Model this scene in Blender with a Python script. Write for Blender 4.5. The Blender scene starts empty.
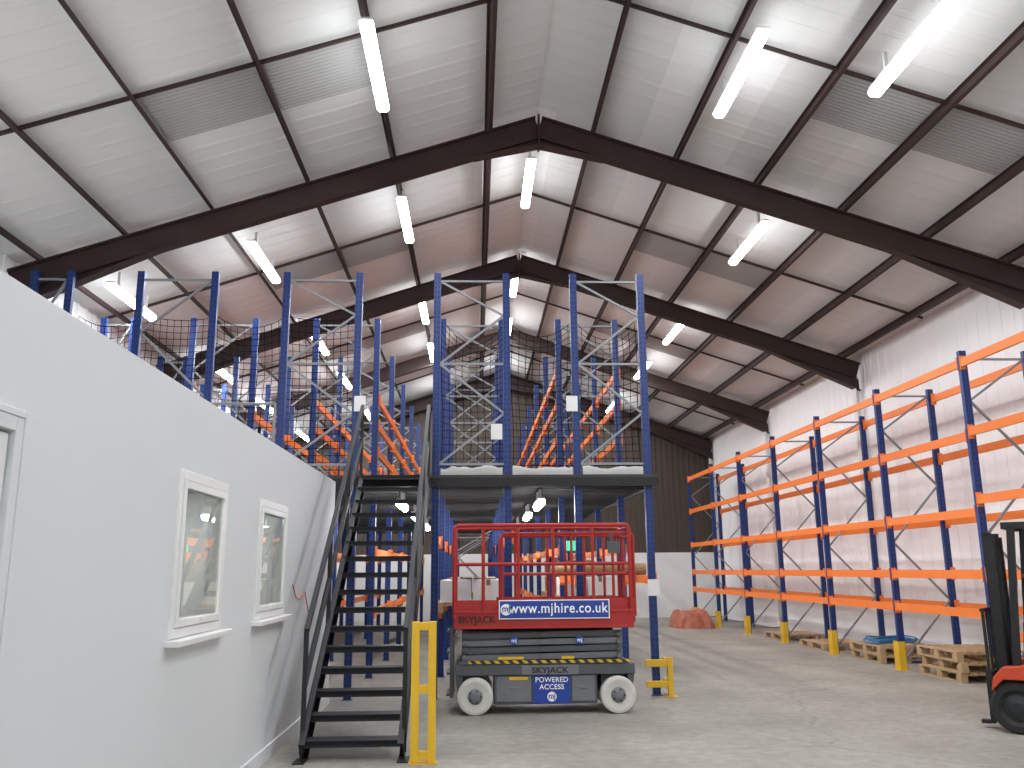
import bpy, math, random, bmesh
from mathutils import Matrix, Vector, noise
random.seed(4)
C = bpy.context.scene.collection
H = 1.65
# ------------------------------------------------------------------ materials
def pm(name, col, rough=0.5, metal=0.0, var=0.08, scale=4.0, bump=0.0, bscale=40.0):
    m = bpy.data.materials.new(name); m.use_nodes = True
    nt = m.node_tree; b = nt.nodes["Principled BSDF"]
    b.inputs["Roughness"].default_value = rough
    b.inputs["Metallic"].default_value = metal
    if rough >= .75: b.inputs["Specular IOR Level"].default_value = .1
    tc = nt.nodes.new("ShaderNodeTexCoord")
    n = nt.nodes.new("ShaderNodeTexNoise"); n.inputs["Scale"].default_value = scale
    n.inputs["Detail"].default_value = 4
    nt.links.new(tc.outputs["Object"], n.inputs["Vector"])
    mx = nt.nodes.new("ShaderNodeMix"); mx.data_type = 'RGBA'
    mx.inputs[6].default_value = tuple(max(0, c*(1-var)) for c in col)+(1,)
    mx.inputs[7].default_value = tuple(min(1, c*(1+var)) for c in col)+(1,)
    nt.links.new(n.outputs["Fac"], mx.inputs[0])
    nt.links.new(mx.outputs[2], b.inputs["Base Color"])
    if bump:
        n2 = nt.nodes.new("ShaderNodeTexNoise"); n2.inputs["Scale"].default_value = bscale
        nt.links.new(tc.outputs["Object"], n2.inputs["Vector"])
        bp = nt.nodes.new("ShaderNodeBump"); bp.inputs["Strength"].default_value = bump
        bp.inputs["Distance"].default_value = 0.01
        nt.links.new(n2.outputs["Fac"], bp.inputs["Height"])
        nt.links.new(bp.outputs["Normal"], b.inputs["Normal"])
    return m
def emi(name, col, s):
    m = bpy.data.materials.new(name); m.use_nodes = True
    nt = m.node_tree; nt.nodes.clear()
    e = nt.nodes.new("ShaderNodeEmission"); e.inputs[0].default_value = col+(1,); e.inputs[1].default_value = s
    o = nt.nodes.new("ShaderNodeOutputMaterial"); nt.links.new(e.outputs[0], o.inputs[0]); return m

def holes_mat(name, col):
    """painted steel with rows of punched holes (object-space pattern along z)"""
    m = pm(name, col, 0.4, 0.1, 0.06)
    nt = m.node_tree; b = nt.nodes["Principled BSDF"]
    src = b.inputs["Base Color"].links[0].from_socket
    tc = nt.nodes.new("ShaderNodeTexCoord"); sp = nt.nodes.new("ShaderNodeSeparateXYZ")
    nt.links.new(tc.outputs["Object"], sp.inputs[0])
    def mth(op, a, v=None):
        n = nt.nodes.new("ShaderNodeMath"); n.operation = op
        nt.links.new(a, n.inputs[0])
        if v is not None:
            if isinstance(v, (int, float)): n.inputs[1].default_value = v
            else: nt.links.new(v, n.inputs[1])
        return n.outputs[0]
    fz = mth('FRACT', mth('MULTIPLY', sp.outputs[2], 13.3))
    a = mth('LESS_THAN', mth('ABSOLUTE', mth('SUBTRACT', fz, 0.5)), 0.2)
    bx = mth('LESS_THAN', mth('ABSOLUTE', mth('SUBTRACT', mth('ABSOLUTE', sp.outputs[0]), 0.025)), 0.008)
    fac = mth('MULTIPLY', a, bx)
    mx = nt.nodes.new("ShaderNodeMix"); mx.data_type = 'RGBA'
    nt.links.new(fac, mx.inputs[0]); nt.links.new(src, mx.inputs[6])
    mx.inputs[7].default_value = (0.004, 0.006, 0.015, 1)
    nt.links.new(mx.outputs[2], b.inputs["Base Color"])
    return m

def floor_mat():
    m = bpy.data.materials.new("concrete_floor"); m.use_nodes = True
    nt = m.node_tree; b = nt.nodes["Principled BSDF"]; b.inputs["Roughness"].default_value = 0.6
    tc = nt.nodes.new("ShaderNodeTexCoord")
    n = nt.nodes.new("ShaderNodeTexNoise"); n.inputs["Scale"].default_value = 0.5; n.inputs["Detail"].default_value = 9; n.inputs["Roughness"].default_value = .68
    n2 = nt.nodes.new("ShaderNodeTexNoise"); n2.inputs["Scale"].default_value = 9; n2.inputs["Detail"].default_value = 6
    v = nt.nodes.new("ShaderNodeTexVoronoi"); v.feature = 'DISTANCE_TO_EDGE'; v.inputs["Scale"].default_value = 0.2
    nd = nt.nodes.new("ShaderNodeTexNoise"); nd.inputs["Scale"].default_value = 1.5; nd.inputs["Detail"].default_value = 5
    add = nt.nodes.new("ShaderNodeMixRGB"); add.blend_type = 'ADD'; add.inputs[0].default_value = 0.5
    nt.links.new(tc.outputs["Object"], nd.inputs["Vector"])
    nt.links.new(tc.outputs["Object"], add.inputs[1]); nt.links.new(nd.outputs["Color"], add.inputs[2])
    nt.links.new(add.outputs[0], v.inputs["Vector"])
    for q in (n, n2): nt.links.new(tc.outputs["Object"], q.inputs["Vector"])
    r = nt.nodes.new("ShaderNodeValToRGB"); e = r.color_ramp.elements
    e[0].position = .3; e[0].color = (.22, .21, .182, 1); e[1].position = .7; e[1].color = (.38, .366, .328, 1)
    nt.links.new(n.outputs["Fac"], r.inputs[0])
    r2 = nt.nodes.new("ShaderNodeValToRGB"); e = r2.color_ramp.elements
    e[0].position = .35; e[0].color = (.84, .84, .84, 1); e[1].position = .7; e[1].color = (1.06, 1.06, 1.06, 1)
    nt.links.new(n2.outputs["Fac"], r2.inputs[0])
    mu = nt.nodes.new("ShaderNodeMixRGB"); mu.blend_type = 'MULTIPLY'; mu.inputs[0].default_value = 1
    nt.links.new(r.outputs[0], mu.inputs[1]); nt.links.new(r2.outputs[0], mu.inputs[2])
    r3 = nt.nodes.new("ShaderNodeValToRGB"); e = r3.color_ramp.elements
    e[0].position = 0; e[0].color = (.8, .8, .79, 1); e[1].position = .006; e[1].color = (1, 1, 1, 1)
    nt.links.new(v.outputs["Distance"], r3.inputs[0])
    mu2 = nt.nodes.new("ShaderNodeMixRGB"); mu2.blend_type = 'MULTIPLY'; mu2.inputs[0].default_value = 1
    nt.links.new(mu.outputs[0], mu2.inputs[1]); nt.links.new(r3.outputs[0], mu2.inputs[2])
    nt.links.new(mu2.outputs[0], b.inputs["Base Color"])
    bp = nt.nodes.new("ShaderNodeBump"); bp.inputs["Strength"].default_value = .2; bp.inputs["Distance"].default_value = .01
    nt.links.new(n2.outputs["Fac"], bp.inputs["Height"]); nt.links.new(bp.outputs[0], b.inputs["Normal"])
    return m

def stripes_mat(name, c1, c2, sc):
    m = pm(name, c1, .5); nt = m.node_tree; b = nt.nodes["Principled BSDF"]
    tc = nt.nodes.new("ShaderNodeTexCoord"); sp = nt.nodes.new("ShaderNodeSeparateXYZ")
    nt.links.new(tc.outputs["Object"], sp.inputs[0])
    a = nt.nodes.new("ShaderNodeMath"); a.operation = 'ADD'
    nt.links.new(sp.outputs[0], a.inputs[0]); nt.links.new(sp.outputs[2], a.inputs[1])
    w = nt.nodes.new("ShaderNodeMath"); w.operation = 'MULTIPLY'; w.inputs[1].default_value = sc
    nt.links.new(a.outputs[0], w.inputs[0])
    fr = nt.nodes.new("ShaderNodeMath"); fr.operation = 'FRACT'; nt.links.new(w.outputs[0], fr.inputs[0])
    g = nt.nodes.new("ShaderNodeMath"); g.operation = 'GREATER_THAN'; g.inputs[1].default_value = .5
    nt.links.new(fr.outputs[0], g.inputs[0])
    mx = nt.nodes.new("ShaderNodeMix"); mx.data_type = 'RGBA'
    mx.inputs[6].default_value = c1+(1,); mx.inputs[7].default_value = c2+(1,)
    nt.links.new(g.outputs[0], mx.inputs[0]); nt.links.new(mx.outputs[2], b.inputs["Base Color"])
    return m

def roof_mat():
    """lining sheets: each sheet (cells along the slope and the length) has a slightly different tone"""
    m = pm("roof_lining", (.70,.705,.70), .9, 0, .04, .5); nt = m.node_tree; b = nt.nodes["Principled BSDF"]
    b.inputs["Specular IOR Level"].default_value = 0
    src = b.inputs["Base Color"].links[0].from_socket
    tc = nt.nodes.new("ShaderNodeTexCoord"); mp = nt.nodes.new("ShaderNodeMapping")
    mp.inputs["Scale"].default_value = (.77, .333, 0); mp.inputs["Location"].default_value = (.02, -.07, 0)
    nt.links.new(tc.outputs["Object"], mp.inputs[0])
    fl = nt.nodes.new("ShaderNodeVectorMath"); fl.operation = 'FLOOR'; nt.links.new(mp.outputs[0], fl.inputs[0])
    wn = nt.nodes.new("ShaderNodeTexWhiteNoise"); nt.links.new(fl.outputs[0], wn.inputs[0])
    r = nt.nodes.new("ShaderNodeValToRGB"); e = r.color_ramp.elements
    e[0].color = (.90, .90, .90, 1); e[1].color = (1.05, 1.05, 1.05, 1)
    nt.links.new(wn.outputs["Value"], r.inputs[0])
    mu = nt.nodes.new("ShaderNodeMixRGB"); mu.blend_type = 'MULTIPLY'; mu.inputs[0].default_value = 1
    nt.links.new(src, mu.inputs[1]); nt.links.new(r.outputs[0], mu.inputs[2]); nt.links.new(mu.outputs[0], b.inputs["Base Color"])
    return m
M = dict(
    floor=floor_mat(), roof=roof_mat(),
    rooflight=pm("rooflight_sheet", (.36, .36, .355), .8, 0, .12, 1.2),
    wall_w=pm("white_wall_sheet", (.87, .875, .885), .8, 0, .02, .8),
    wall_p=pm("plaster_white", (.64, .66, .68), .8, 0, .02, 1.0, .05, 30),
    wall_i=pm("office_inner_white", (.80, .79, .76), .8, 0, .02, 1.0),
    block=pm("white_blockwork", (.74, .74, .74), .8, 0, .06, 2.0),
    brown=pm("brown_cladding", (.062, .047, .036), .7, 0, .2, 1.5),
    steel=pm("red_oxide_steel", (.034, .017, .015), .6, .0, .25, 3),
    blue=holes_mat("blue_rack_paint", (.010, .034, .17)),
    orange=pm("orange_beam_paint", (.86, .205, .03), .5, 0, .05),
    galv=pm("galvanised_steel", (.26, .27, .29), .5, .4, .15, 8),
    dark=pm("dark_grey_steel", (.020, .022, .026), .55, .2, .2, 6),
    edge=pm("black_edge_steel", (.013, .014, .017), .7, .0, .2, 6),
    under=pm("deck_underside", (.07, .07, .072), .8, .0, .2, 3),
    deckw=pm("pale_deck_edge", (.46, .46, .45), .8, 0, .2, 5),
    yellow=pm("yellow_paint", (.72, .44, .02), .5, 0, .08),
    red=pm("red_paint", (.38, .020, .018), .4, .05, .12, 4),
    grey=pm("machine_grey", (.085, .09, .10), .5, .1, .15, 5),
    lgrey=pm("light_machine_grey", (.16, .168, .18), .5, .1, .15, 5),
    black=pm("black_rubber", (.012, .012, .013), .7, 0, .2, 6),
    tyre=pm("pale_tyre", (.60, .59, .55), .8, 0, .12, 9),
    white=pm("white_plastic", (.76, .76, .76), .4, 0, .02),
    wtext=pm("white_lettering", (.9, .9, .9), .5, 0, .01),
    dtext=pm("dark_lettering", (.02, .01, .01), .5, 0, .01),
    bsign=pm("blue_sign", (.012, .05, .32), .5, 0, .03),
    wood=pm("pale_pine", (.46, .31, .17), .7, 0, .25, 7, .2, 60),
    card=pm("cardboard", (.30, .19, .10), .8, 0, .1, 5),
    forkred=pm("orange_red_body", (.55, .06, .02), .4, 0, .06),
    wrap=pm("red_orange_sheet", (.42, .13, .08), .4, 0, .5, 7),
    bluecoil=pm("blue_plastic", (.03, .20, .42), .4, 0, .1),
    net=pm("black_net", (.006, .006, .007), 1.0, 0, .1),
    green=emi("green_sign_light", (.05, .9, .35), 2.0),
    tube=emi("led_tube", (.97, .985, 1.0), 22),
    tube2=emi("led_tube_small", (.97, .985, 1.0), 65),
    stripe=stripes_mat("hazard_stripes", (.55, .38, .03), (.02, .02, .02), 9),
)
def glass_mat():
    m = bpy.data.materials.new("window_glass"); m.use_nodes = True
    nt = m.node_tree; nt.nodes.clear()
    o = nt.nodes.new("ShaderNodeOutputMaterial"); mx = nt.nodes.new("ShaderNodeMixShader")
    t = nt.nodes.new("ShaderNodeBsdfTransparent"); t.inputs[0].default_value = (.93, .95, .93, 1)
    g = nt.nodes.new("ShaderNodeBsdfGlossy"); g.inputs["Roughness"].default_value = .01
    fr = nt.nodes.new("ShaderNodeLayerWeight"); fr.inputs[0].default_value = .35
    mm = nt.nodes.new("ShaderNodeMath"); mm.operation = 'MULTIPLY'; mm.inputs[1].default_value = .6
    nt.links.new(fr.outputs["Facing"], mm.inputs[0])
    nt.links.new(mm.outputs[0], mx.inputs[0]); nt.links.new(t.outputs[0], mx.inputs[1]); nt.links.new(g.outputs[0], mx.inputs[2])
    nt.links.new(mx.outputs[0], o.inputs[0]); return m
M['glass'] = glass_mat()

# ------------------------------------------------------------------ mesh builder
class MB:
    def __init__(s): s.v = []; s.f = []; s.m = []
    def add(s, vs, fs, m=0):
        o = len(s.v); s.v += [tuple(x) for x in vs]; s.f += [tuple(i+o for i in f) for f in fs]; s.m += [m]*len(fs); return s
    def box(s, x0, x1, y0, y1, z0, z1, m=0):
        return s.add([(x0,y0,z0),(x1,y0,z0),(x1,y1,z0),(x0,y1,z0),(x0,y0,z1),(x1,y0,z1),(x1,y1,z1),(x0,y1,z1)],
              [(0,3,2,1),(4,5,6,7),(0,1,5,4),(1,2,6,5),(2,3,7,6),(3,0,4,7)], m)
    def bar(s, p, q, w, h, up=(0,0,1), m=0):
        p = Vector(p); q = Vector(q); d = (q-p).normalized(); u = Vector(up)
        sd = d.cross(u)
        if sd.length < 1e-4: sd = d.cross(Vector((0,1,0)))
        sd.normalize(); u = sd.cross(d).normalized()
        a = sd*w/2; b = u*h/2
        return s.add([p-a-b,p+a-b,p+a+b,p-a+b,q-a-b,q+a-b,q+a+b,q-a+b],
              [(0,3,2,1),(4,5,6,7),(0,1,5,4),(1,2,6,5),(2,3,7,6),(3,0,4,7)], m)
    def tube(s, p, q, r, n=10, m=0, r2=None):
        p = Vector(p); q = Vector(q); d = (q-p).normalized()
        a = d.orthogonal().normalized(); b = d.cross(a)
        r2 = r if r2 is None else r2
        vs = [p+(a*math.cos(2*math.pi*i/n)+b*math.sin(2*math.pi*i/n))*r for i in range(n)]
        vs += [q+(a*math.cos(2*math.pi*i/n)+b*math.sin(2*math.pi*i/n))*r2 for i in range(n)]
        fs = [(i,(i+1)%n,n+(i+1)%n,n+i) for i in range(n)]+[tuple(range(n-1,-1,-1)),tuple(range(n,2*n))]
        return s.add(vs, fs, m)
    def path(s, pts, r, n=8, m=0):
        for a, b in zip(pts[:-1], pts[1:]): s.tube(a, b, r, n, m)
        return s
    def prism(s, poly, ext, m=0):
        n = len(poly); e = Vector(ext)
        vs = [Vector(p) for p in poly]+[Vector(p)+e for p in poly]
        fs = [tuple(range(n-1,-1,-1)), tuple(range(n,2*n))]+[(i,(i+1)%n,n+(i+1)%n,n+i) for i in range(n)]
        return s.add(vs, fs, m)
    def lathe(s, prof, c, axis='Y', n=24, m=0):
        c = Vector(c); vs = []; k = len(prof)
        for (o, r) in prof:
            for i in range(n):
                t = 2*math.pi*i/n
                if axis == 'Y': vs.append(c+Vector((r*math.cos(t), o, r*math.sin(t))))
                elif axis == 'X': vs.append(c+Vector((o, r*math.cos(t), r*math.sin(t))))
                else: vs.append(c+Vector((r*math.cos(t), r*math.sin(t), o)))
        fs = []
        for j in range(k-1):
            for i in range(n):
                fs.append((j*n+i, j*n+(i+1)%n, (j+1)*n+(i+1)%n, (j+1)*n+i))
        fs.append(tuple(range(n-1,-1,-1))); fs.append(tuple((k-1)*n+i for i in range(n)))
        return s.add(vs, fs, m)
    def obj(s, name, mats, parent=None, loc=(0,0,0), smooth=False, bevel=0):
        me = bpy.data.meshes.new(name)
        me.from_pydata(s.v, [], s.f)
        if not isinstance(mats, (list, tuple)): mats = [mats]
        for m in mats: me.materials.append(m)
        if len(mats) > 1: me.polygons.foreach_set("material_index", s.m)
        if smooth: me.polygons.foreach_set("use_smooth", [True]*len(s.f))
        me.update()
        bm = bmesh.new(); bm.from_mesh(me); bmesh.ops.recalc_face_normals(bm, faces=bm.faces); bm.to_mesh(me); bm.free()
        o = bpy.data.objects.new(name, me); C.objects.link(o); o.location = loc
        if parent: o.parent = parent
        if bevel:
            b = o.modifiers.new("bevel", 'BEVEL'); b.width = bevel; b.segments = 2; b.limit_method = 'ANGLE'
        return o
def tag(o, label, cat, group=None):
    o["label"] = label; o["category"] = cat
    if group: o["group"] = group
    return o
def thing(name, label, cat, loc=(0,0,0), rotz=0, group=None):
    e = bpy.data.objects.new(name, None); C.objects.link(e); e.location = loc; e.rotation_euler = (0,0,rotz)
    e.empty_display_size = .2
    return tag(e, label, cat, group)
def struct(o): o["kind"] = "structure"; return o
def dup(o, parent=None, loc=None):
    n = o.copy(); C.objects.link(n)
    if parent is not None: n.parent = parent
    if loc is not None: n.location = loc
    for k in o.children: dup(k, n)
    return n
def txt(body, size, mat, parent, loc, rot=(math.pi/2,0,0), name="lettering", bold=0.0, sx=1.0, sp=1.0):
    cu = bpy.data.curves.new("t", 'FONT'); cu.body = body; cu.size = size; cu.align_x = 'CENTER'; cu.align_y = 'CENTER'
    cu.offset = bold; cu.extrude = .001; cu.space_character = sp
    t = bpy.data.objects.new("t", cu); C.objects.link(t)
    bpy.context.view_layer.update()
    me = bpy.data.meshes.new_from_object(t.evaluated_get(bpy.context.evaluated_depsgraph_get()))
    bpy.data.objects.remove(t)
    o = bpy.data.objects.new(name, me); C.objects.link(o); me.materials.clear(); me.materials.append(mat)
    o.parent = parent; o.location = loc; o.rotation_euler = rot; o.scale = (sx,1,1)
    return o

# ------------------------------------------------------------------ shell
AX = 0.98; SL = 0.331; ZS = 8.74; WR = 8.50; WL = -6.80; Y0 = -5.0; YB = 30.6
def zs(x, base=ZS): return base-SL*abs(x-AX)
struct(MB().box(WL-.3, WR+.3, Y0-.3, YB+.3, -.2, 0).obj("floor", M['floor']))
def rib_positions(a, b, pitch=.30):
    out = []; u = a
    while u < b:
        for du, d in ((0,0),(.19,0),(.205,.028),(.275,.028),(.29,0)):
            if u+du < b: out.append((u+du, d))
        u += pitch
    out.append((b, 0)); return out
def sheet(pos, fa, fb, name, mat):
    mb = MB(); vs = []; fs = []
    for i, (u, d) in enumerate(pos):
        vs += [fa(u, d), fb(u, d)]
        if i: fs.append((2*i-2, 2*i-1, 2*i+1, 2*i))
    mb.add(vs, fs); return mb.obj(name, mat)
P = rib_positions(Y0, YB, .33)
struct(sheet(P, lambda u,d:(AX,u,ZS-d*.18), lambda u,d:(WR+.05,u,zs(WR+.05)-d*.18), "ceiling", M['roof']))
struct(sheet(P, lambda u,d:(AX,u,ZS-d*.18), lambda u,d:(WL-.05,u,zs(WL-.05)-d*.18), "ceiling", M['roof']))
struct(sheet(P, lambda u,d:(WR-d*.35,u,0), lambda u,d:(WR-d*.35,u,zs(WR)), "wall_right", M['wall_w']))
struct(sheet(P, lambda u,d:(WL+d,u,0), lambda u,d:(WL+d,u,zs(WL)), "wall_left", M['wall_w']))
XP = [p for p in rib_positions(WL, WR, .2)]
XP = sorted(XP+[(AX, 0)])
struct(sheet(XP, lambda u,d:(u,YB-d,2.2), lambda u,d:(u,YB-d,zs(u)), "wall_back", M['brown']))
struct(MB().box(WL, WR, YB-.12, YB+.1, 0, 2.2).obj("wall_back", M['block']))
struct(sheet(XP, lambda u,d:(u,Y0,0), lambda u,d:(u,Y0,zs(u)), "wall_front", M['wall_w']))
struct(MB().box(WR-.06, WR-.03, Y0, YB-.15, 0, .9).obj("trim_1", M['block']))

def ibeam(mb, p, q, depth, width, up):
    p = Vector(p); q = Vector(q); up = Vector(up).normalized(); t = .02
    mb.bar(p, q, t, depth, up)
    mb.bar(p+up*(depth/2-t/2), q+up*(depth/2-t/2), width, t, up)
    mb.bar(p-up*(depth/2-t/2), q-up*(depth/2-t/2), width, t, up)
cs = 1/math.sqrt(1+SL*SL)
def portal(y):
    e = thing("portal_frame", "dark red-brown steel portal frame spanning the pitched roof", "steel frame", (AX, y, 0), group="portal frames")
    for sgn in (-1, 1):
        xe = (WR-AX-.05) if sgn > 0 else (WL-AX+.05); zc = ZS-.2-.19
        up = Vector((sgn*SL, 0, 1)).normalized()
        mb = MB()
        ibeam(mb, (0,0,zc), (xe,0,zc-SL*abs(xe)), .36, .18, up)
        L = 2.1; xa = xe-sgn*L
        za = zc-SL*abs(xa)-.18; zb = zc-SL*abs(xe)-.18
        mb.prism([(xa,-.01,za),(xe,-.01,zb),(xe,-.01,zb-.26)], (0,.02,0))
        mb.bar((xa,0,za),(xe,0,zb-.26), .18, .02, up)
        mb.prism([(0,-.01,zc-.18),(sgn*1.0,-.01,zc-.18-SL),(0,-.01,zc-.30)], (0,.02,0))
        mb.bar((0,0,zc-.30),(sgn*1.0,0,zc-.19-SL), .18, .02)
        mb.box(-.015 if sgn<0 else 0, 0 if sgn<0 else .015, -.1, .1, zc-.34, zc+.2)
        mb.obj("rafter", M['steel'], e)
        mc = MB(); ht = zb-.2; xi = xe-sgn*.06
        mc.bar((xi-sgn*.05,0,0),(xi-sgn*.05,0,ht),.02,.15,(0,1,0)); mc.bar((xi,0,0),(xi,0,ht),.1,.015,(0,1,0))
        mc.obj("column", M['steel'] if sgn<0 else M['block'], e)
    return e
for y in (0.2, 6.2, 12.2, 18.2, 24.2, 30.2): portal(y)
offL = (.80, 2.27, 3.55, 4.95, 6.2, 7.4); offR = (.88, 2.17, 3.42, 4.72, 6.0, 7.2)
for sgn in (-1, 1):
    for d in (offL if sgn < 0 else offR):
        x = AX+sgn*d; mb = MB()
        up = Vector((sgn*SL,0,1)).normalized(); z = zs(x)-.04; a = Vector((x,Y0+.02,z)); b = Vector((x,YB-.1,z))
        mb.bar(a-up*.07, b-up*.07, .012, .14, up)
        tv = Vector((cs*1.0, 0, -sgn*SL*cs))
        mb.bar(a-up*.14+tv*.02, b-up*.14+tv*.02, .045, .01, up)
        mb.bar(a-up*.005-tv*.02, b-up*.005-tv*.02, .045, .01, up)
        tag(mb.obj("roof_purlin", M['steel']), "dark steel purlin running the length of the roof", "purlin", "roof purlins")
for yy in (3.2, 9.2, 15.2, 21.2, 27.2):
    for sgn in (-1, 1):
        mb = MB(); xe = WR-.1 if sgn>0 else WL+.1
        mb.bar((AX,yy,zs(AX)-.07),(xe,yy,zs(xe)-.07), .04, .04)
        tag(mb.obj("roof_cross_rail", M['steel']), "thin dark rail crossing the purlins under the roof", "roof rail", "roof cross rails")
for yy in (9.3, 15.3, 21.3):
    for sgn in (-1, 1):
        of = offL if sgn < 0 else offR
        for k in (1, 2, 3):
            if yy > 10 and k == 3: continue
            if sgn < 0 and yy < 10 and k == 3: continue
            if sgn > 0 and yy < 10 and k == 1: continue
            xa = AX+sgn*(of[k]+.05); xb = AX+sgn*(of[k+1]-.05)
            mb = MB(); vs=[]; fs=[]
            for i,(u,dd) in enumerate([(yy+j*.035, (j%2)*.014) for j in range(31)]):
                vs += [(xa,u,zs(xa)-.03-dd),(xb,u,zs(xb)-.03-dd)]
                if i: fs.append((2*i-2,2*i-1,2*i+1,2*i))
            mb.add(vs, fs)
            tag(mb.obj("rooflight_panel", M['rooflight']), "grey ribbed translucent rooflight sheet between purlins", "rooflight", "rooflight sheets")

# ------------------------------------------------------------------ tube lights
def batten(L, tm, w=.055, watts=0, ztop=.17):
    e = thing("tube_light", "long white fluorescent batten light fixed under the roof", "light", group="roof tube lights")
    body = MB(); body.box(-w*.8,w*.8,-L/2,L/2,.0,.03)
    for yy in (-L/2+.32, L/2-.32): body.box(-.02,.02,yy-.02,yy+.02,.03,ztop)
    body.obj("light_housing", M['white'], e)
    dif = MB()
    prof = [(-w*.8,0),(-w,-.03),(-w*.9,-.065),(-w*.5,-.09),(w*.5,-.09),(w*.9,-.065),(w,-.03),(w*.8,0)]
    dif.prism([(px,-L/2+.002,pz-.001) for px,pz in prof], (0,L-.004,0)); dif.obj("light_diffuser", tm, e)
    if watts:
        ld = bpy.data.lights.new("lamp", 'AREA'); ld.shape = 'RECTANGLE'; ld.size = w*1.6; ld.size_y = L-.02; ld.energy = watts; ld.color = (.97,.985,1)
        lo = bpy.data.objects.new("lamp", ld); C.objects.link(lo); lo.parent = e; lo.location = (0,0,-.097)
    return e
proto = batten(1.8, M['tube'], .08, 76, .28); first = True
pts = [(-1.2,9.35),(3.22,9.35),(4.65,8.0)]
for yy in (13.95, 19.25, 23.15, 28.6):
    for xx in (-5.7,-3.57,-1.2,.92,4.65): pts.append((xx, yy - (.3 if (xx>4 and yy<15) else 0)))
for yy in (3.6,-1.6):  # unseen batten rows added behind the camera to light the near end
    for xx in (-3.57,-1.2,3.22,5.5): pts.append((xx,yy))
for (x, y) in pts:
    o = proto if first else dup(proto); first = False
    o.location = (x, y, zs(x, 8.30))
protos = None
for (x,y) in ((-1.08,12.9),(.95,12.9),(.95,15.8),(-1.08,15.8),(.95,19.5),(-1.08,19.5),(.95,24),(-1.08,24),(-3.2,16)):
    if protos is None:
        e = batten(1.1, M['tube2'], .05); e["label"] = "short white batten light under the mezzanine deck"; e["group"] = "under-deck lights"; protos = e; o = e
    else: o = dup(protos)
    o.location = (x, y, 2.635)

# ------------------------------------------------------------------ office block
OX = -1.88; T = .12; OZ = 2.83; OY = 11.7
wins = [(5.55, 6.62, 1.25, 2.30), (7.62, 8.75, 1.25, 2.28)]
door = (2.60, 3.60, 0, 2.28)
mb = MB()
y = Y0
for (a, b, z0, z1) in [door]+wins:
    mb.box(OX-T, OX, y, a, 0, OZ)
    if z0 > 0: mb.box(OX-T, OX, a, b, 0, z0)
    mb.box(OX-T, OX, a, b, z1, OZ); y = b
mb.box(OX-T, OX, y, OY, 0, OZ)
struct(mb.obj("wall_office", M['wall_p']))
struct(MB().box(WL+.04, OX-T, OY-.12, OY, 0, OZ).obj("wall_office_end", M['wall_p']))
struct(MB().box(-4.4, -4.3, Y0+.05, OY-.12, 0, OZ-.12).obj("wall_office_bounce", M['wall_i']))  # added partition, a bright wall close behind the window panes
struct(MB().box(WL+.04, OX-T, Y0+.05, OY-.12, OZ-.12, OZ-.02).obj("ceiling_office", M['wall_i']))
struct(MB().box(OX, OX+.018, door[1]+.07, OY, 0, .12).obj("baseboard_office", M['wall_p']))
for i,(a,b,z0,z1) in enumerate(wins):
    e = struct(bpy.data.objects.new("window_%d"%(i+1), None)); C.objects.link(e); e.location = (OX, (a+b)/2, z0)
    hw=(b-a)/2; h=z1-z0; f = MB()
    f.box(-.08,.015,-hw,-hw+.06,0,h); f.box(-.08,.015,hw-.06,hw,0,h); f.box(-.08,.015,-hw+.06,hw-.06,0,.06); f.box(-.08,.015,-hw+.06,hw-.06,h-.06,h)
    f.obj("window_frame", M['white'], e, bevel=.004)
    s = MB(); k=.065; w=.05
    s.box(-.06,.024,-hw+k,-hw+k+w,k,h-k); s.box(-.06,.024,hw-k-w,hw-k,k,h-k); s.box(-.06,.024,-hw+k+w,hw-k-w,k,k+w); s.box(-.06,.024,-hw+k+w,hw-k-w,h-k-w,h-k)
    s.obj("sash", M['white'], e, bevel=.004)
    MB().box(.008,.012,-hw+k+w,hw-k-w,k+w,h-k-w).obj("glass_pane", M['glass'], e)
    MB().box(-.02,.09,-hw-.05,hw+.05,-.045,-.005).obj("window_sill", M['white'], e, bevel=.006)
    hd = MB().box(.024,.045,-.02,.02,k+.01,k+.045); hd.box(.04,.055,-.02,.09,k+.018,k+.038)
    hd.obj("window_handle", M['white'], e)
e = struct(bpy.data.objects.new("door_1", None)); C.objects.link(e); e.location=(OX,(door[0]+door[1])/2,0)
hw=.5; f=MB(); f.box(-.1,.015,-hw,-hw+.06,0,2.28); f.box(-.1,.015,hw-.06,hw,0,2.28); f.box(-.1,.015,-hw+.06,hw-.06,2.22,2.28)
f.box(0,.02,hw,hw+.03,0,2.31); f.box(0,.02,-hw-.03,-hw,0,2.31); f.box(0,.02,-hw,hw,2.28,2.31)
f.obj("door_frame", M['wall_p'], e, bevel=.004)
f=MB(); f.box(-.06,-.01,-hw+.065,-hw+.16,.01,2.21); f.box(-.06,-.01,hw-.16,hw-.065,.01,2.21); f.box(-.06,-.01,-hw+.16,hw-.16,.01,.25); f.box(-.06,-.01,-hw+.16,hw-.16,2.10,2.21); f.box(-.06,-.01,-hw+.16,hw-.16,1.0,1.12)
f.obj("door_leaf", M['white'], e, bevel=.004)
MB().box(-.04,-.03,-hw+.16,hw-.16,.25,1.0).obj("glass_pane", M['glass'], e)
MB().box(-.04,-.03,-hw+.16,hw-.16,1.12,2.10).obj("glass_pane", M['glass'], e)
f=MB(); f.box(-.01,.015,-.38,-.34,.95,1.15); f.tube((.03,-.36,1.05),(.03,-.24,1.05),.01); f.tube((-.01,-.36,1.05),(.03,-.36,1.05),.01)
f.obj("door_handle", M['galv'], e)
op = None; glow = emi("office_fill_glow",(1,.98,.95),38)
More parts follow.
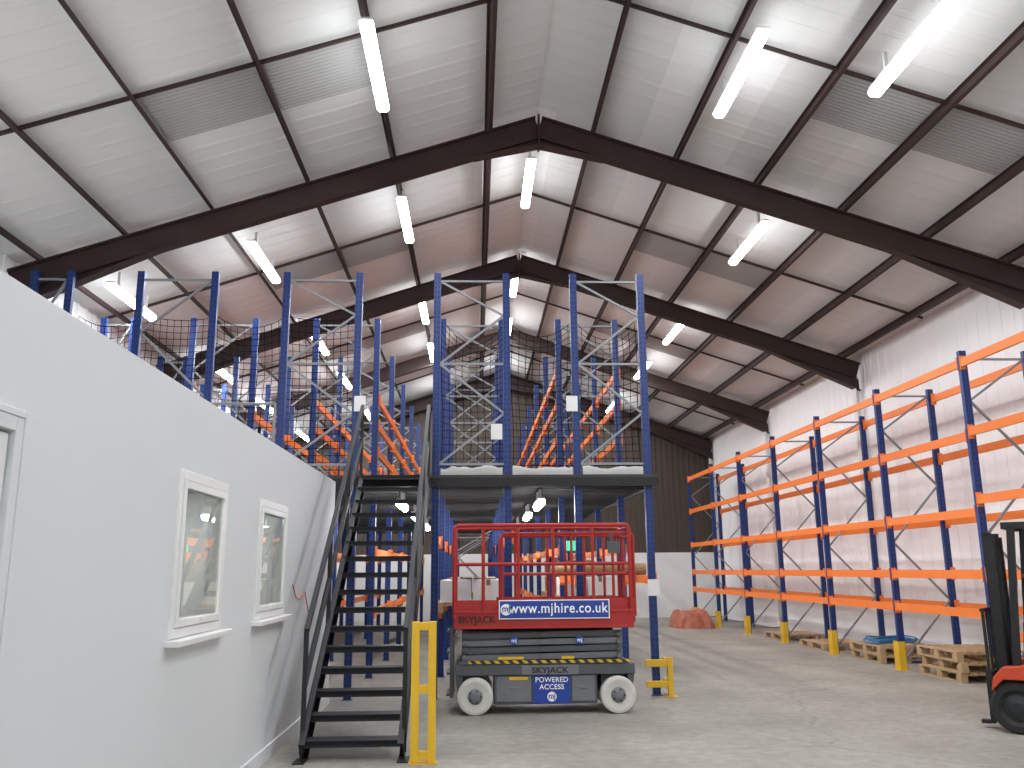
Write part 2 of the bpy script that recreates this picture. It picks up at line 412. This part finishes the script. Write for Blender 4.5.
for y in (2.8, 5.6, 8.4, 10.6):  # glowing panels added inside the office so the windows look pale
    if op is None:
        op = thing("office_fill_light","added square fill light under the office ceiling that brightens the windows","light",group="office fill lights")
        MB().box(-.3,.3,-.3,.3,-.03,0).obj("light_frame", M['white'], op)
        MB().box(-.27,.27,-.27,.27,-.035,-.031).obj("light_diffuser", glow, op); o = op
    else: o = dup(op)
    o.location = (-3.2, y, OZ-.125)
mb = MB(); cp = [(OX+.01,9.15,1.52),(OX+.012,9.3,1.40),(OX+.015,9.5,1.36),(OX+.02,9.75,1.44),(OX+.02,9.9,1.30),(OX+.02,10.05,1.18)]
mb.path(cp,.006,6); tag(mb.obj("red_cable", pm("red_cable_skin",(.6,.04,.03),.5)), "thin loose red cable on the white office wall", "cable")

# ------------------------------------------------------------------ racking
def post_mesh(h):
    mb = MB(); w=.05; d=.035; t=.008
    mb.box(-w,w,-d,-d+t,0,h); mb.box(-w,-w+t,-d+t,d,0,h); mb.box(w-t,w,-d+t,d,0,h)
    mb.box(-w+t,-w+.03,d-t,d,0,h); mb.box(w-.03,w-t,d-t,d,0,h)
    mb.box(-.07,.07,-.06,.06,0,.008)
    return mb
def beam_mesh(L, hh):
    mb = MB(); mb.box(-.022,.022,.05,L-.05,-hh/2,hh/2); mb.box(-.018,.026,.05,L-.05,.02,hh/2+.003)
    for y0,y1 in ((.036,.052),(L-.052,L-.036)): mb.box(-.03,.05,y0,y1,-.10,.10)
    return mb
def brace_mesh(w, z0, z1, step=.95, struts=False):
    mb = MB(); z = z0+.15; side = 0; t=.03
    mb.bar((.04,0,z),(w-.04,0,z),t,.03)
    zz = z; top = z1-.12; i = 0
    while zz < top-.02:
        st = step if top-zz > step*1.3 else top-zz
        a = (.04,0,zz) if side==0 else (w-.04,0,zz); b=(w-.04,0,zz+st) if side==0 else (.04,0,zz+st)
        mb.bar(a,b,.03,t,(0,1,0)); zz += st; side ^= 1; i += 1
        if struts and i%2==0: mb.bar((.04,0,zz),(w-.04,0,zz),t,.03)
    mb.bar((.04,0,top),(w-.04,0,top),t,.03)
    return mb
def rack(label, x0, x1, ys, zt, levels, group=None, protect=False, bz=0.0, hh=.11, struts=False, step=.95):
    e = thing("pallet_rack", label, "rack", (x0, ys[0], 0), group=group)
    w = x1-x0
    po = post_mesh(zt).obj("upright_post", M['blue'], e); bo = brace_mesh(w, bz, zt, step, struts).obj("frame_brace", M['galv'], e)
    first=True; beams={}; pg=None
    for i,y in enumerate(ys):
        yy = y-ys[0]
        if first: p=po; b=bo; first=False
        else: p=dup(po); b=dup(bo)
        p.location=(0,yy,0); b.location=(0,yy,0)
        dup(po, None, (w,yy,0))
        if protect:
            if pg is None:
                g=MB(); g.box(-.09,-.075,-.09,.09,.006,.45); g.box(-.075,.02,-.09,-.075,.006,.45); g.box(-.075,.02,.075,.09,.006,.45); g.box(-.13,.06,-.12,.12,0,.006)
                pg=g.obj("post_protector", M['yellow'], e, (0,yy,0))
            else: dup(pg, None, (0,yy,0))
        if i < len(ys)-1:
            L = ys[i+1]-y
            for z in levels[i]:
                for xx in (0,w):
                    key=round(L,3)
                    if key not in beams: o = beam_mesh(L,hh).obj("beam", M['orange'], e); beams[key]=o
                    else: o = dup(beams[key])
                    o.location=(xx+(.03 if xx>0 else -.03), yy, z)
    return e
RY=[9.15,11.75,14.45,17.15,19.85,22.55,25.25,27.95]
near=[.75,1.53,2.55,3.5,4.5]; std=[1.0,1.53,2.38,3.45,4.5]
rr = rack("long empty pallet rack with blue uprights and orange beams", 7.0, 7.95, RY, 4.68, [near]+[std]*6, protect=True, hh=.118)
MY=[12.0,14.35,17.05,19.75,22.45,25.15,27.85]
low=[1.0,1.95]
g="two-storey mezzanine racks"
rA=rack("tall blue rack tower with grey bracing standing beside the stairs", -.55, .45, MY[:4], 5.9, [[1.0,2.1]]*3, g, bz=2.95, struts=True, step=.72)
rB=rack("tall two-storey blue rack with orange beams along an aisle", 1.43, 2.42, MY, 5.9, [[1.5]]+[low+[3.8,4.4,4.95]]*5, g, bz=2.95, struts=True, step=.72)
rC=rack("tall two-storey blue rack with orange beams behind the stairs", -2.72, -1.68, MY, 5.9, [[]]+[low+[3.6,4.05,4.5]]*5, g, bz=2.95, struts=True, step=.72)
rD=rack("blue rack with grey bracing behind the office roof", -4.8, -3.75, MY[:6], 5.9, [[]]+[low+[3.6,4.2]]*4, g, bz=2.95)
rE=rack("narrow blue rack with grey bracing near the outer wall", -6.3, -5.8, MY[:6], 5.9, [[]]*5, g, bz=2.95)
rF=rack("low blue rack with orange beams under the mezzanine deck", -.55, .45, [20.6,23.0,25.4,27.8], 2.7, [[.5,1.25,2.0]]*3, "low racks under the deck")
def notice(par, x, z, yfront):
    MB().box(-.08,.08,-.006,.006,-.11,.11).obj("load_notice", M['white'], par, (x, yfront, z))
notice(rC, 1.10, 3.95, -.06); notice(rA, .85, 3.55, -.06); notice(rB, -.06, 3.95, -.06); notice(rB, 1.0, 1.4, -.06)

dk = thing("mezzanine_deck","steel mezzanine floor with dark ribbed underside carried by racks","mezzanine",(-2.0,12.0,2.73))
dO = Vector((-2.0,12.0,2.73))
def dbox(x0,x1,y0,y1,z0,z1,name,mat):
    return MB().box(x0-dO.x,x1-dO.x,y0-dO.y,y1-dO.y,z0-dO.z,z1-dO.z).obj(name,mat,dk)
DX0,DX1,DY0,DY1=-6.3,2.56,11.9,28.0
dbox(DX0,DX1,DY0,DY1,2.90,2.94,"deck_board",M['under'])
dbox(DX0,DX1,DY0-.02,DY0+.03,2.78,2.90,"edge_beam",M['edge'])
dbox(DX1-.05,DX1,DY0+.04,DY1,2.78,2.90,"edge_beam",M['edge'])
j0=None; yy=DY0+.25
while yy<DY1-.1:
    if j0 is None:
        m_=MB(); m_.box(DX0-dO.x,DX1-.06-dO.x,-.015,.015,0,.09); m_.box(DX0-dO.x,DX1-.06-dO.x,-.035,.035,0,.01)
        j0=m_.obj("deck_joist",M['under'],dk); o=j0
    else: o=dup(j0)
    o.location=(0,yy-dO.y,.08); yy+=.32
def dust(x0,x1,seed):
    n=int((x1-x0)/.05); vs=[];fs=[]
    prof=[(0,0),(-.01,.6),(.02,1.0),(.09,1.05),(.15,.8),(.18,0)]
    for i in range(n+1):
        x=x0+(x1-x0)*i/n
        h=.11+.05*noise.noise(Vector((x*3,seed,0)))+.025*noise.noise(Vector((x*11,seed,3)))
        for (py,pz) in prof: vs.append((x,11.93+py+.012*noise.noise(Vector((x*5,pz,seed))),2.941+h*pz*(1 if pz<1 else 1+.1*noise.noise(Vector((x*9,py*9,seed))))))
    k=len(prof)
    for i in range(n):
        for j in range(k-1): a=i*k+j; fs.append((a,a+1,a+k+1,a+k))
    tag(MB().add(vs,fs).obj("dust_sheet",M['deckw'],None,(0,0,0),True),"crumpled pale plastic sheeting along the mezzanine edge","sheeting","mezzanine edge sheeting")
dust(-.48,.38,1); dust(.52,1.36,2); dust(1.50,2.35,3)
for (a,b) in ((-3.68,-2.8),(-5.72,-4.88)):
    m_=MB()
    for z in (3.45,3.95,): m_.tube((a,0,z-2.94),(b,0,z-2.94),.022,8)
    for x in (a,b): m_.tube((x,0,.0),(x,0,1.03),.022,8)
    o=m_.obj("guard_rail",M['galv'],None,(0,11.95,2.94)); tag(o,"grey tubular guard rail at the mezzanine edge","guard rail","mezzanine guard rails")

def net(xs,z0,z1,y,sag,seed):
    """one continuous net, its top edge drooping between the posts listed in xs"""
    st=.10; x0,x1=xs[0],xs[-1]; nx=int((x1-x0)/st); nz=int((z1-z0)/st); vs=[];fs=[]
    for j in range(nz+1):
        for i in range(nx+1):
            x=x0+(x1-x0)*i/nx; v=j/nz; u=0
            for a,b in zip(xs[:-1],xs[1:]):
                if a<=x<=b: u=(x-a)/(b-a); sg=sag*(1+.5*math.sin(a*3+seed))
            s=sg*4*u*(1-u)*v*v
            vs.append((x+.015*math.sin(7*v+x), y+.03*math.sin(3*x+5*v+seed)-.04*math.sin(math.pi*u)*v, z0+(z1-z0)*v-s))
    for j in range(nz):
        for i in range(nx): a=j*(nx+1)+i; fs.append((a,a+1,a+nx+2,a+nx+1))
    o=MB().add(vs,fs).obj("safety_net",M['net'])
    w=o.modifiers.new("w",'WIREFRAME'); w.thickness=.013; w.use_even_offset=False; w.use_boundary=True
    tag(o,"sagging black safety net hung between blue uprights","net","safety nets")
net([-5.75,-4.8,-3.75,-2.72,-1.74],3.05,5.3,12.19,.14,1)
net([-.48,.45,1.43,2.36],3.10,5.25,12.19,.30,2)

# ------------------------------------------------------------------ staircase
SX0,SX1=-1.55,-.64; SY0,SY1=8.22,11.87; SZ=2.92; N=16
st=thing("steel_staircase","dark steel open-tread staircase with handrails up to the mezzanine","staircase",((SX0+SX1)/2,SY0,0))
hw=(SX1-SX0)/2
rise=SZ/N; run=(SY1-SY0)/N; sl=Vector((0,SY1-SY0,SZ))
for s in (-1,1):
    m_=MB(); x=s*hw
    a=Vector((x,.0,.06)); b=Vector((x,SY1-SY0-.12,SZ-.12))
    m_.bar(a,b,.012,.24,(0,-SZ,SY1-SY0))
    nrm=Vector((0,-sl.z,sl.y)).normalized()
    m_.bar(a+nrm*.12+Vector((-s*.02,0,0)),b+nrm*.12+Vector((-s*.02,0,0)),.055,.01,nrm); m_.bar(a-nrm*.12+Vector((-s*.02,0,0)),b-nrm*.12+Vector((-s*.02,0,0)),.055,.01,nrm)
    m_.box(x-.05,x+.05,-.1,.14,0,.012)
    m_.obj("stringer",M['dark'],st)
    m_=MB()
    for t in (0.02,.34,.67,.965):
        p=Vector((x,0,0))+sl*t; m_.bar(p,p+Vector((0,0,1.06)),.04,.04)
    for hh in (1.06,.58):
        m_.bar(Vector((x,0,hh))+sl*.02,Vector((x,0,hh))+sl*.965,.045,.045)
    m_.obj("handrail",M['dark'],st)
t0=None
for i in range(1,N+1):
    if t0 is None:
        m_=MB(); w=hw-.012; m_.box(-w,w,-.12,.12,-.035,0); m_.box(-w,w,-.12,-.11,-.055,.004)
        t0=m_.obj("tread",M['dark'],st); o=t0
    else: o=dup(t0)
    o.location=(0,(i-.5)*run,i*rise-.01)

def ybar(label,loc,w,h,rotz=0,bars=(.5,.97)):
    e=thing("safety_barrier",label,"barrier",loc,rotz)
    for x in (-w/2,w/2): MB().box(x-.035,x+.035,-.035,.035,.01,h).obj("barrier_post",M['yellow'],e,bevel=.006)
    for k in bars: MB().box(-w/2+.035,w/2-.035,-.03,.03,h*k-.04,h*k+.03).obj("barrier_rail",M['yellow'],e,bevel=.004)
    MB().box(-w/2-.05,w/2+.05,-.06,.06,0,.01).obj("base_plate",M['yellow'],e)
ybar("tall yellow steel barrier at the foot of the staircase",(-.46,8.10,0),.15,1.2,0,(.06,.52,.97))
e=thing("column_guard","low yellow steel guard around the base of a blue upright","guard",(2.58,11.85,0))
m_=MB(); m_.box(-.035,.035,-.035,.035,.01,.5); m_.box(-.09,.09,-.09,.09,0,.01); m_.obj("guard_post",M['yellow'],e,bevel=.005)
for z0,z1 in ((.38,.47),(.12,.2)):
    MB().box(-.32,-.035,-.03,.03,z0,z1).obj("guard_arm",M['yellow'],e,bevel=.005)
    MB().box(-.03,.03,.035,.35,z0,z1).obj("guard_arm",M['yellow'],e,bevel=.005)

# ------------------------------------------------------------------ scissor lift
L=thing("scissor_lift","grey and red scissor lift parked in front of the mezzanine","scissor lift",(.82,10.98,0))
m_=MB()
m_.box(-.60,.62,-.36,.36,.11,.50); m_.box(-1.06,1.07,-.40,.40,.44,.56); m_.box(-1.02,1.0,-.41,.41,.56,.60)
for x in (-1.06,.98):
    m_.prism([(x,-.38,.47),(x+.09,-.38,.47),(x+.09,-.38,.25),(x+.04,-.38,.22)] if x<0 else [(x,-.38,.47),(x+.09,-.38,.47),(x+.05,-.38,.22),(x,-.38,.25)],(0,.76,0))
m_.box(-.97,-.66,-.28,.28,.2,.47); m_.box(.68,.97,-.28,.28,.2,.47)
m_.obj("chassis",M['grey'],L,bevel=.01)
for a,b in ((-.57,-.16),(.32,.59)):
    m_=MB(); m_.box(a,b,-.375,-.36,.14,.43); m_.box((a+b)/2-.05,(a+b)/2+.05,-.385,-.375,.28,.31); m_.obj("side_tray_door",M['lgrey'],L,bevel=.006)
m_=MB(); m_.box(-.9,1.02,-.418,-.411,.575,.61); m_.obj("hazard_stripe",M['stripe'],L)
w0=None
for x in (-.82,.86):
    for y in (-1,1):
        if w0 is None:
            w0=MB().lathe([(-.05,.09),(-.065,.17),(-.06,.20),(-.045,.21),(.045,.21),(.06,.20),(.065,.17),(.05,.09)],(0,0,0),'Y',28).obj("wheel",M['tyre'],L)
            MB().lathe([(-.085,.03),(-.08,.05),(-.06,.085),(-.045,.09),(.07,.09),(.075,.03)],(0,0,0),'Y',20).obj("wheel_hub",M['lgrey'],w0)
            for k in range(5): MB().tube((.065*math.cos(k*1.257),-.082,.065*math.sin(k*1.257)),(.065*math.cos(k*1.257),-.06,.065*math.sin(k*1.257)),.011,6).obj("wheel_bolt",M['dark'],w0)
            o=w0
        else: o=dup(w0)
        o.location=(x,y*.37,.21)
        if y>0: o.rotation_euler=(0,0,math.pi)
for s in (-1,1):
    y1=s*.33
    for k in range(4):
        m_=MB(); z=.645+k*.083
        m_.bar((-.98,y1,z-.014),(.93,y1,z+.014),.035,.062,(0,0,1)); m_.bar((-.98,y1-s*.045,z+.016),(.93,y1-s*.045,z-.016),.035,.056,(0,0,1))
        for x in (-.94,-.02,.89): m_.tube((x,y1+s*.06,z),(x,y1-s*.08,z),.026,12)
        m_.obj("scissor_arm",M['grey'] if k%2 else M['lgrey'],L)
m_=MB()
m_.box(-.9,.85,-.2,.2,.60,.94); m_.obj("lift_mechanism",M['dark'],L)
for a,b in ((-.55,-.25),(.2,.35)):
    MB().box(a,b,-.41,-.395,.62,.65).obj("yellow_tag",M['yellow'],L)
m_=MB(); m_.box(-1.07,1.07,-.42,.42,.97,1.02)
m_.box(-1.07,1.07,-.43,-.415,.98,1.17); m_.box(-1.07,1.07,.415,.43,.98,1.17); m_.box(-1.075,-1.06,-.42,.42,.98,1.17); m_.box(1.06,1.075,-.42,.42,.98,1.17)
m_.box(-1.07,1.07,-.445,-.43,.97,1.0); m_.box(-1.07,1.07,-.445,-.43,1.15,1.18)
m_.obj("platform",M['red'],L,bevel=.004)
for s in (-1,1): MB().box(-.55,1.10,s*.378-.008,s*.378+.008,1.03,1.31).obj("extension_toe_board",M['red'],L)
MB().box(1.085,1.10,-.37,.37,1.03,1.31).obj("extension_toe_board",M['red'],L)
MB().box(-1.05,-.56,-.405,-.39,1.02,1.3).obj("extension_toe_board",M['red'],L)
def rail(pts,r,m_): m_.path(pts,r,8)
m_=MB()
for s in (-1,1):
    y=s*.415
    rail([(-1.07,y,1.1),(-1.07,y,2.15),(-1.04,y,2.18),(1.02,y,2.18),(1.05,y,2.15),(1.05,y,1.1)],.024,m_)
    rail([(-1.07,y,1.72),(1.05,y,1.72)],.019,m_)
    for x in (-.72,-.3,.12,.6): rail([(x,y,1.1),(x,y,2.18)],.019,m_)
for x in (-1.07,1.05):
    rail([(x,-.415,2.15),(x,.415,2.15)],.02,m_); rail([(x,-.415,1.72),(x,.415,1.72)],.018,m_)
m_.obj("guard_rail",M['red'],L)
m_=MB()
for s in (-1,1):
    y=s*.365
    rail([(-.5,y,1.1),(-.5,y,2.05),(-.47,y,2.08),(1.07,y,2.08),(1.10,y,2.05),(1.10,y,1.1)],.021,m_)
    rail([(-.5,y,1.60),(1.1,y,1.60)],.018,m_)
    for x in (.35,.85): rail([(x,y,1.1),(x,y,2.08)],.018,m_)
rail([(1.1,-.365,2.05),(1.1,.365,2.05)],.018,m_); rail([(1.1,-.365,1.62),(1.1,.365,1.62)],.018,m_)
m_.obj("extension_rail",M['red'],L)
m_=MB(); m_.box(.78,.92,-.49,-.44,1.84,1.98); m_.tube((.82,-.46,1.98),(.82,-.46,2.05),.01); m_.box(.80,.84,-.48,-.44,2.04,2.07); m_.obj("control_box",M['grey'],L,bevel=.01)
m_=MB()
for k in range(4): m_.box(-1.16,-1.08,-.25,.25,.2+k*.24,.225+k*.24)
for s in (-1,1): m_.box(-1.12,-1.08,s*.26-.012,s*.26+.012,.18,.97)
m_.obj("ladder",M['grey'],L)
o=MB().box(-.54,.78,-.458,-.446,1.08,1.30).obj("banner_sign",M['wtext'],L)
MB().box(-.528,.768,-.461,-.458,1.092,1.288).obj("banner_field",M['bsign'],o)
txt("www.mjhire.co.uk",.165,M['wtext'],L,(.17,-.464,1.20),bold=.002,sx=.88,sp=1.09)
MB().lathe([(-.003,.066),(0,.066)],(-.455,-.462,1.19),'Y',24).obj("emblem",M['wtext'],L)
txt("mj",.1,M['bsign'],L,(-.455,-.467,1.20),bold=.002)
txt("SKYJACK",.11,M['dtext'],L,(-.80,-.447,1.075),bold=.002,name="maker_lettering")
MB().box(-.27,.40,-.408,-.401,.445,.555).obj("name_strip",M['lgrey'],L)
txt("SKYJACK",.09,M['dtext'],L,(.06,-.411,.492),bold=.002,sx=1.2,name="maker_lettering")
MB().box(-.14,.30,-.378,-.366,.12,.435).obj("powered_access_sign",M['bsign'],L)
txt("POWERED",.080,M['wtext'],L,(.08,-.381,.382),bold=.001,sp=1.05); txt("ACCESS",.080,M['wtext'],L,(.08,-.381,.302),bold=.001,sp=1.05)
MB().lathe([(-.003,.055),(0,.055)],(.08,-.38,.195),'Y',22).obj("emblem",M['wtext'],L)
txt("mj",.085,M['bsign'],L,(.08,-.386,.20),bold=.002)
for x in (-.36,.42):
    MB().lathe([(-.003,.05),(0,.05)],(x,-.40,.83),'Y',22).obj("emblem",M['bsign'],L)
    txt("mj",.065,M['wtext'],L,(x,-.406,.832),bold=.001)
MB().box(-.42,-.2,-.379,-.376,.385,.42).obj("warning_decal",M['yellow'],L)

# ------------------------------------------------------------------ forklift
F=thing("forklift","orange-red and black forklift truck with upright mast","forklift",(6.38,8.80,0),math.radians(-40))
m_=MB(); m_.box(-.55,.35,-.42,.42,.18,.62); m_.prism([(-.62,-.45,.50),(-.30,-.45,.66),(-.30,-.45,.18),(-.55,-.45,.18),(-.55,-.45,.42)],(0,.9,0)); m_.box(-.3,.3,-.46,.46,.18,.38)
for y in (-.56,.40):
    m_.prism([(-1.00,y,.40),(-.97,y,.54),(-.88,y,.64),(-.55,y,.68),(-.45,y,.60),(-.45,y,.28),(-.54,y,.42),(-.66,y,.52),(-.88,y,.52),(-.96,y,.44)],(0,.16,0))
m_.obj("truck_body",M['forkred'],F,bevel=.012)
m_=MB(); m_.prism([(.35,-.5,.25),(.9,-.5,.35),(.97,-.5,.6),(.9,-.5,.95),(.35,-.5,.95)],(0,1.0,0)); m_.obj("counterweight",M['forkred'],F,bevel=.05)
m_=MB(); m_.box(-.05,.35,-.38,.38,.62,.86); m_.obj("seat_base",M['black'],F,bevel=.02)
m_=MB(); m_.box(-.05,.38,-.26,.26,.87,.98); m_.prism([(.30,-.25,.96),(.40,-.25,.96),(.50,-.25,1.42),(.42,-.25,1.42)],(0,.5,0)); m_.obj("seat",M['black'],F,bevel=.03)
m_=MB(); m_.prism([(-.72,-.4,.5),(-.55,-.4,.6),(-.5,-.4,1.05),(-.66,-.4,1.1)],(0,.8,0)); m_.obj("dashboard",M['dark'],F,bevel=.02)
m_=MB(); m_.tube((-.5,.1,1.0),(-.38,.1,1.16),.02)
ring=[(-.37+.16*math.cos(t)*.6,.1+.16*math.sin(t),1.17+.16*math.cos(t)*.75) for t in [k*math.pi/8 for k in range(17)]]
m_.path(ring,.012,6); m_.obj("steering_wheel",M['black'],F)
m_=MB()
for s in (-1,1):
    y=s*.44
    m_.bar((-.76,y,.6),(-.66,y,2.04),.06,.07,(1,0,0)); m_.bar((.62,y,.9),(.52,y,2.04),.06,.06,(1,0,0)); m_.bar((-.74,y,2.06),(.60,y,2.06),.06,.07)
m_.bar((-.72,-.44,2.06),(-.72,.44,2.06),.06,.07)
for k in range(9): m_.bar((-.68+k*.15,-.44,2.07),(-.68+k*.15,.44,2.07),.03,.04)
m_.obj("overhead_guard",M['black'],F)
m_=MB()
for s in (-1,1):
    y=s*.22
    m_.box(-.97,-.88,y-.03,y+.03,.06,2.0); m_.box(-.95,-.86,y*1.32-.025,y*1.32+.025,.04,1.96)
for z in (.25,1.1,1.9): m_.box(-.95,-.90,-.25,.25,z,z+.08)
m_.tube((-.90,0,.15),(-.90,0,1.7),.035,12); m_.tube((-.90,.12,.15),(-.90,.12,1.92),.012,8)
m_.obj("mast",M['black'],F)
m_=MB()
m_.box(-1.04,-.99,-.44,.44,.12,.2); m_.box(-1.04,-.99,-.44,.44,.5,.58)
for y in (-.44,-.22,0,.22,.44): m_.box(-1.03,-1.0,y-.013,y+.013,.12,1.2)
m_.box(-1.04,-1.0,-.455,.455,1.18,1.21)
m_.obj("load_carriage",M['black'],F)
fk=None
for y in (-.25,.25):
    if fk is None: fk=MB().box(-1.08,-1.04,-.05,.05,.05,.6).box(-1.17,-1.08,-.05,.05,.045,.08).obj("fork",M['dark'],F); o=fk
    else: o=dup(fk)
    o.location=(0,y,0)
for (x,y,r) in ((-.78,-.46,.25),(-.78,.46,.25),(.6,-.42,.2),(.6,.42,.2)):
    o=MB().lathe([(-.06,r*.55),(-.085,r*.7),(-.085,r*.92),(-.06,r),(.06,r),(.085,r*.92),(.085,r*.7),(.06,r*.55)],(0,0,0),'Y',26).obj("wheel",M['black'],F,(x,y,r))
    MB().lathe([(-.085,r*.2),(-.08,r*.28),(-.062,r*.5),(.062,r*.5),(.085,r*.2)],(0,0,0),'Y',18).obj("wheel_hub",M['dark'],o)
for y in (-.40,.40): MB().lathe([(-.02,.05),(.03,.07)],(-.70,y,1.5),'X',14).obj("headlamp",M['dark'],F)

# ------------------------------------------------------------------ pallets
def pallet_mesh():
    m_=MB()
    for i in range(7): x=-.5+i*.15; m_.box(x,x+.10,-.6,.6,.122,.144)
    for y in (-.6,-.05,.5): m_.box(-.5,.5,y,y+.1,.1,.122)
    for x in (-.5,-.05,.4):
        for y in (-.6,-.07,.46): m_.box(x,x+.1,y,y+.14,.022,.1)
    for x in (-.5,-.05,.4): m_.box(x,x+.1,-.6,.6,0,.022)
    return m_
pp=None
def pal(x,y,z,rot,label="pale wooden pallet in a stack beside the rack",group="wooden pallets"):
    global pp
    if pp is None: pp=pallet_mesh().obj("wooden_pallet",M['wood']); o=pp
    else: o=dup(pp)
    o.location=(x,y,z); o.rotation_euler=(0,0,rot); tag(o,label,"pallet",group); return o
for k in range(3): pal(7.50+.02*math.sin(k*2),13.3+.03*math.cos(k*3),k*.145,.03*math.sin(k*5))
for k in range(2): pal(7.55,15.95+.03*k,k*.145,.02*k)
pal(7.55,20.9,0,.03,"single pale wooden pallet on the floor under the rack"); pal(7.5,18.4,0,.03,"single pale wooden pallet on the floor under the rack")
m_=MB()
for k in range(3):
    ring=[(.42*math.cos(t)+.02*k,.45*math.sin(t)-.03*k,.035+.03*k+.015*math.sin(3*t)) for t in [j*math.pi/14 for j in range(29)]]
    m_.path(ring,.014,6)
tag(m_.obj("strapping_coil",M['bluecoil'],None,(7.5,15.95,.295)),"coil of blue plastic strapping lying on pallets","coil")
def mound(name,mat,loc,sx,sy,sz,seed,label,cat):
    n=44; k=16; vs=[(0,0,sz)];fs=[]
    for j in range(1,k+1):
        v=j/k
        for i in range(n):
            t=2*math.pi*i/n
            c=abs(math.cos(t))**.5*(1 if math.cos(t)>0 else -1); s=abs(math.sin(t))**.5*(1 if math.sin(t)>0 else -1)
            r=v**.6; x=sx*r*c; y=sy*r*s
            q=Vector((x*4,y*4,seed)); z=sz*(1-v**5)*(1+.35*noise.noise(q)+.22*abs(noise.noise(q*2.7)))
            vs.append((x*(1+.12*noise.noise(q*1.3+Vector((9,0,0)))),y*(1+.12*noise.noise(q*1.3+Vector((0,9,0)))),max(0,z) if j<k else 0))
    for i in range(n): fs.append((0,1+i,1+(i+1)%n))
    for j in range(k-1):
        for i in range(n):
            a=1+j*n; b=1+(j+1)*n; fs.append((a+i,b+i,b+(i+1)%n,a+(i+1)%n))
    fs.append(tuple(1+(k-1)*n+i for i in range(n)))
    o=MB().add(vs,fs).obj(name,mat,None,loc); tag(o,label,cat); return o
mound("wrapped_bundle",M['wrap'],(6.2,25.3,0),.58,.7,.42,3,"lumpy bundle wrapped in red-orange plastic sheet on the floor","bundle")

def carton(x,y,z,sx,sy,sz,mat,label,group="stored cartons"):
    e=thing("carton",label,"box",(x,y,z),group=group)
    m_=MB(); m_.box(-sx/2,sx/2,-sy/2,sy/2,0,sz); m_.obj("carton_body",mat,e,bevel=.006)
    MB().box(-.03,.03,-sy/2-.002,sy/2+.002,sz*.75,sz+.003).obj("packing_tape",M['card'] if mat is M['white'] else M['deckw'],e)
for (x,y,z,n,lab) in ((-.05,13.2,1.06,1,'w'),(-.05,15.7,1.06,1,'b'),(1.93,18.4,1.06,2,'b'),(1.93,15.7,1.06,1,'w'),(-.05,18.4,1.06,1,'w')):
    pal(x,y,z,0,"wooden pallet carrying boxes on the rack beams","rack pallets")
    for k in range(n):
        mt=M['white'] if lab=='w' else M['card']
        lb="white cardboard box stacked on a pallet" if lab=='w' else "brown cardboard box stacked on a pallet"
        carton(x-.23,y-.1,z+.145+k*.32,.44,.9,.31,mt,lb); carton(x+.24,y-.05,z+.145+k*.32,.44,.8,.31,mt,lb)
tag(MB().lathe([(-.72,.03),(-.72,.085),(.72,.085),(.72,.03)],(0,0,0),'X',20).obj("carpet_roll",M['card'],None,(1.85,13.2,1.645)),"long brown roll lying across orange rack beams","roll")
e=thing("exit_sign","small green illuminated exit sign hung under the deck","sign",(1.9,16.9,2.1))
MB().box(-.17,.17,-.02,.02,-.09,.09).obj("sign_panel",M['green'],e)
MB().box(-.01,.01,-.01,.01,.09,.70).obj("hanger",M['dark'],e)
# ------------------------------------------------------------------ camera / world
w=bpy.data.worlds.new("w"); bpy.context.scene.world=w; w.use_nodes=True
w.node_tree.nodes["Background"].inputs[0].default_value=(.6,.65,.7,1); w.node_tree.nodes["Background"].inputs[1].default_value=.3
try: bpy.context.scene.view_settings.view_transform='Standard'
except Exception: pass
pitch=math.radians(12.2); yaw=math.radians(2.5); roll=math.radians(0.5)
R=Matrix.Rotation(-yaw,3,'Z')@Matrix.Rotation(math.pi/2+pitch,3,'X')@Matrix.Rotation(-roll,3,'Z')
cam=bpy.data.cameras.new("camera"); cam.sensor_width=36; cam.lens=860/1024*36; cam.clip_end=200
co=bpy.data.objects.new("camera",cam); C.objects.link(co)
co.matrix_world=Matrix.Translation((0,0,H))@R.to_4x4()
bpy.context.scene.camera=co
